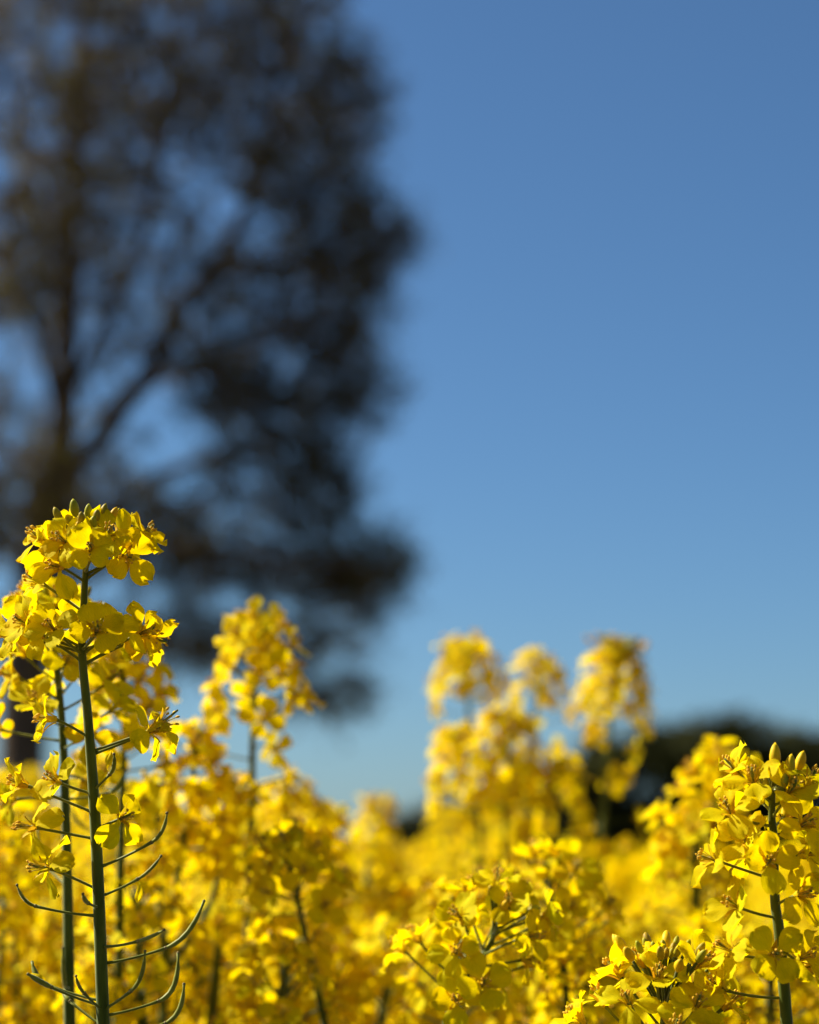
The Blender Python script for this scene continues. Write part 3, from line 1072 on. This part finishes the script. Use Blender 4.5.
rule_plant('blurred rapeseed plant with bushy double head beside the sharp right plant', NEAR,
           [(727, 768), (714, 800), (700, 840), (697, 900), (697, 980)], 1.30, 108, nb=12, nf=24, npod=1, Lf=0.04, sparse=4, spread=1.1,
           side=((694, 832, 1.28, 0.10, 12),))
rule_plant('blurred leafless rapeseed plant between the sharp left stem and the isolated spike', NEAR,
           [(196, 745), (192, 790), (182, 850), (172, 910), (164, 990)], 1.25, 109, nb=8, nf=20, npod=2, Lf=0.05, sparse=5,
           side=((232, 800, 1.27, 0.12, 12), (156, 796, 1.22, 0.12, 11)))
rule_plant('leftmost of the three blurred heads standing against open sky', MID,
           [(466, 656), (468, 700), (474, 760), (480, 850), (482, 950)], 1.78, 110, nb=8, nf=23, npod=0, Lf=0.030, sparse=6, hi=False, spread=1.3)
rule_plant('middle of the three blurred heads standing against open sky', MID,
           [(540, 668), (537, 706), (532, 770), (530, 850), (528, 950)], 1.82, 111, nb=10, nf=17, npod=0, Lf=0.040, sparse=8, hi=False, spread=1.1)
rule_plant('rightmost of the three blurred heads, dark buds on its crown', MID,
           [(617, 660), (612, 706), (606, 770), (602, 850), (600, 950)], 1.75, 112, nb=34, budh=1.6, nf=30, npod=0, Lf=0.045, sparse=10, hi=False, spread=1.2)
rule_plant('broad blurred rapeseed head below the three that stand against the sky', MID,
           [(508, 728), (508, 768), (505, 820), (503, 900), (502, 990)], 1.65, 113, nb=12, nf=26, npod=0, Lf=0.05, sparse=5, hi=False, spread=1.25,
           side=((460, 745, 1.68, 0.14, 20), (556, 775, 1.66, 0.14, 18)))
rule_plant('small blurred rapeseed head in the dip of the skyline, alone under open sky', MID,
           [(378, 806), (372, 850), (366, 900), (362, 980)], 2.2, 114, nb=8, nf=22, npod=0, Lf=0.055, sparse=2, hi=False)
rule_plant('blurred rapeseed head just right of the isolated spike at skyline height', MID,
           [(288, 798), (290, 850), (288, 900), (286, 990)], 1.55, 115, nb=8, nf=30, npod=0, Lf=0.065, sparse=2, hi=False, spread=1.2,
           side=((322, 822, 1.58, 0.12, 18),))
rule_plant('out of focus yellow rapeseed head close to the lens, bottom right corner', NEAR,
           [(905, 1012), (907, 1060), (909, 1140)], 0.58, 116, nb=6, nf=16, npod=0, Lf=0.04, sparse=0, hi=True, spread=0.9)


# ------------------------------------------------------------------ crowded plants further back: stem and flower clusters
def cluster_geo(seed, nf=21):
    r = random.Random(seed)
    mb = MB()
    f = lambda s: Vector((0, 0, -s))
    buds, flowers, pods = raceme_nodes(r, Vector((0, 0, 0)), f, 9, nf, 0, r.uniform(0.045, 0.085), r.uniform(1.0, 1.4), 3)
    for a, b, d, k in buds:
        mb.merge(LOWBUD, frame(d, 0, b) @ Matrix.Scale(k, 4), matmap=[5 if r.random() < .6 else 6])
    for a, b, fc, roll, w in flowers:
        V, F, U = tube([a, b], [.0007, .0008], 3, cap=False); mb.add(V, F, 3, uv=U)
        mb.merge(r.choice(LOWW if w else LOWF), frame(fc, roll, b) @ Matrix.Scale(r.uniform(.92, 1.08), 4))
    V, F, U = tube([(0, 0, 0), (0, 0, -.03), (0, 0, -.09)], [.0011, .0014, .0018], 6); mb.add(V, F, 3, uv=U)
    return mb


CLUSTERS = [cluster_geo(500 + k) for k in range(8)]
CLUSTER_ME = [c.mesh('flower_cluster', PLANT_MATS) for c in CLUSTERS]


def crowd_plant(px, py, z, seed, label, group, nside=3):
    r = random.Random(seed)
    tip = at(px, py, z)
    foot = Vector((tip.x + r.uniform(-.05, .05), tip.y + r.uniform(-.05, .05), 0))
    root = plant_root(foot, label, group)
    off = Vector(root.location)
    P = spline([tip, tip.lerp(foot, .25) + Vector((r.uniform(-.012, .012), r.uniform(-.012, .012), 0)), tip.lerp(foot, .6), foot - Vector((0, 0, .01))], 4)
    mb = MB()
    V, F, U = tube([p - off for p in P], [.0011 + .0045 * i / (len(P) - 1) for i in range(len(P))], 6)
    mb.add(V, F, 0, uv=U)
    g, T = polyline_down(P)

    def head(p, lean):
        M = frame((lean[0] + r.uniform(-.12, .12), lean[1] + r.uniform(-.12, .12), 1), r.uniform(0, 6.28), p - off) @ Matrix.Scale(r.uniform(.9, 1.1), 4)
        link('flower_cluster', r.choice(CLUSTER_ME), root, M)
    head(tip, (0, 0))
    a0 = r.uniform(0, 6.28)
    for k in range(nside):
        a = a0 + k * 2.4
        s = r.uniform(.14, .30)
        j = g(s)
        tp = Vector((tip.x + math.cos(a) * r.uniform(.05, .09), tip.y + math.sin(a) * r.uniform(.05, .09), tip.z - r.uniform(.02, .11)))
        b = bez(tp, Vector((tp.x, tp.y, tp.z - .06)), j, 6)
        V, F, U = tube([p - off for p in b], [.0011] * 3 + [.0015] * 4, 5)
        mb.add(V, F, 0, uv=U)
        head(tp, (math.cos(a) * .15, math.sin(a) * .15))
    mb.build('stem', [M_STEM], root)
    for k in range(3):
        p = g(r.uniform(.22, .6)) - off
        link('leaf', r.choice(LEAF_ME), root, frame((0, 0, 1), r.uniform(0, 6.28), p) @ Matrix.Scale(r.uniform(.7, 1.2), 4))


def skyline(px):
    K = [(-400, 770), (0, 765), (110, 760), (180, 778), (240, 792), (310, 812), (350, 838), (420, 838), (450, 806), (540, 802), (565, 866), (600, 876), (650, 876), (700, 868), (819, 866), (1200, 840)]
    for (x0, y0), (x1, y1) in zip(K, K[1:]):
        if x0 <= px <= x1:
            return y0 + (y1 - y0) * (px - x0) / (x1 - x0)
    return 840


cr = random.Random(77)
ZONES = [(130, 'behind the sharp left stem'), (235, 'between sharp stem and isolated spike'), (345, 'below the isolated spike'),
         (430, 'under the dip of the skyline'), (545, 'below the broad double head'), (650, 'below the rightmost sky head'), (9999, 'behind the sharp right plant')]
z = 1.22
idx = 0
crowd = []
while z < 3.3:
    half = 420 + 60
    n = max(3, int(round(7.0 * z / 1.2)))
    for k in range(n):
        zz = z + cr.uniform(-.06, .06)
        px = 409 + (-1 + 2 * (k + cr.uniform(.1, .9)) / n) * (half - 5)
        lo = skyline(px)
        # nearer plants sit lower in view so that single ones behind them stay readable
        py = lo + 12 + (cr.random() ** 1.3) * 90 + max(0, 1.7 - zz) * cr.uniform(60, 170)
        crowd.append((px, py, zz, 1000 + idx, next(n for x, n in ZONES if px < x)))
        idx += 1
    z += 0.145 + 0.03 * (z - 1.1)

ORDER = ['leftmost'] + [n + ' from the left' for n in 'second third fourth fifth sixth seventh eighth ninth tenth eleventh twelfth'.split()]
seen = {}
for px, py, zz, seed, zone in sorted(crowd):
    if zz < 1.7:
        k = seen.get(zone, 0); seen[zone] = k + 1
        crowd_plant(px, py, zz, seed, 'soft rapeseed plant, ' + ORDER[min(k, 11)] + ' of those ' + zone, 'nearer crowd ' + zone)
    else:
        crowd_plant(px, py, zz, seed, 'strongly blurred rapeseed plant deep in the crop ' + zone, 'farther crowd ' + zone)

# ------------------------------------------------------------------ the rest of the crop: one mass
def far_crop():
    r = random.Random(5)
    fld = MB()
    small = []
    for s in range(4):                       # coarse heads: a few dozen petal-sized faces each
        q = random.Random(60 + s); m = MB()
        for _ in range(60):
            d = Vector((q.gauss(0, 1), q.gauss(0, 1), q.gauss(0, .6))).normalized()
            c = Vector((d.x * .026 * q.uniform(.5, 1.2), d.y * .026 * q.uniform(.5, 1.2), -q.uniform(0, .09)))
            w = q.uniform(.006, .010)
            m.add([(-w, -w * .8, 0), (w, -w * .8, .002), (w, w * .8, 0), (-w, w * .8, .002)], [(0, 1, 2, 3)], 0,
                  frame((d.x, d.y, d.z + .5 + q.gauss(0, .4)), q.uniform(0, 6), c))
        V, F, U = tube([(0, 0, 0), (.01, 0, -.25), (.02, .01, -.6)], [.0015, .003, .004], 4, cap=False)
        m.add(V, F, 1, uv=U)
        g = leaf_geo(.16, .04, q)
        m.add(g[0], g[1], 2, Matrix.Translation((0, 0, -.3)) @ Matrix.Rotation(q.uniform(0, 6), 4, 'Z'), g[2])
        small.append(m)
    z = 3.35
    while z < 43:
        wid = 0.36 * z / 2 + 0.5
        n = int(2 * wid / (0.075 + 0.010 * z))
        for k in range(n):
            x = -wid + 2 * wid * (k + r.random()) / n
            px = x / z * FOCAL_PX + 409
            h = CAM_H - 0.05 + r.gauss(0, .055) + (0.03 if px < 330 else 0)
            zz = z + r.uniform(-.1, .1)
            fld.merge(r.choice(small), Matrix.Translation((x, zz, h)) @ Matrix.Rotation(r.uniform(0, 6.28), 4, 'Z') @ Matrix.Scale(r.uniform(.9, 1.2) * (1 + .02 * z), 4))
        z *= 1.045
    o = fld.build('rapeseed_field', [M_PETAL, M_STEM, M_LEAF], smooth=False)
    tag(o, 'far yellow mass of flowering rapeseed reaching back to the dark bushes', 'crop', kind='stuff')


far_crop()
print('crowd plants', idx, 'objects', len(bpy.data.objects))
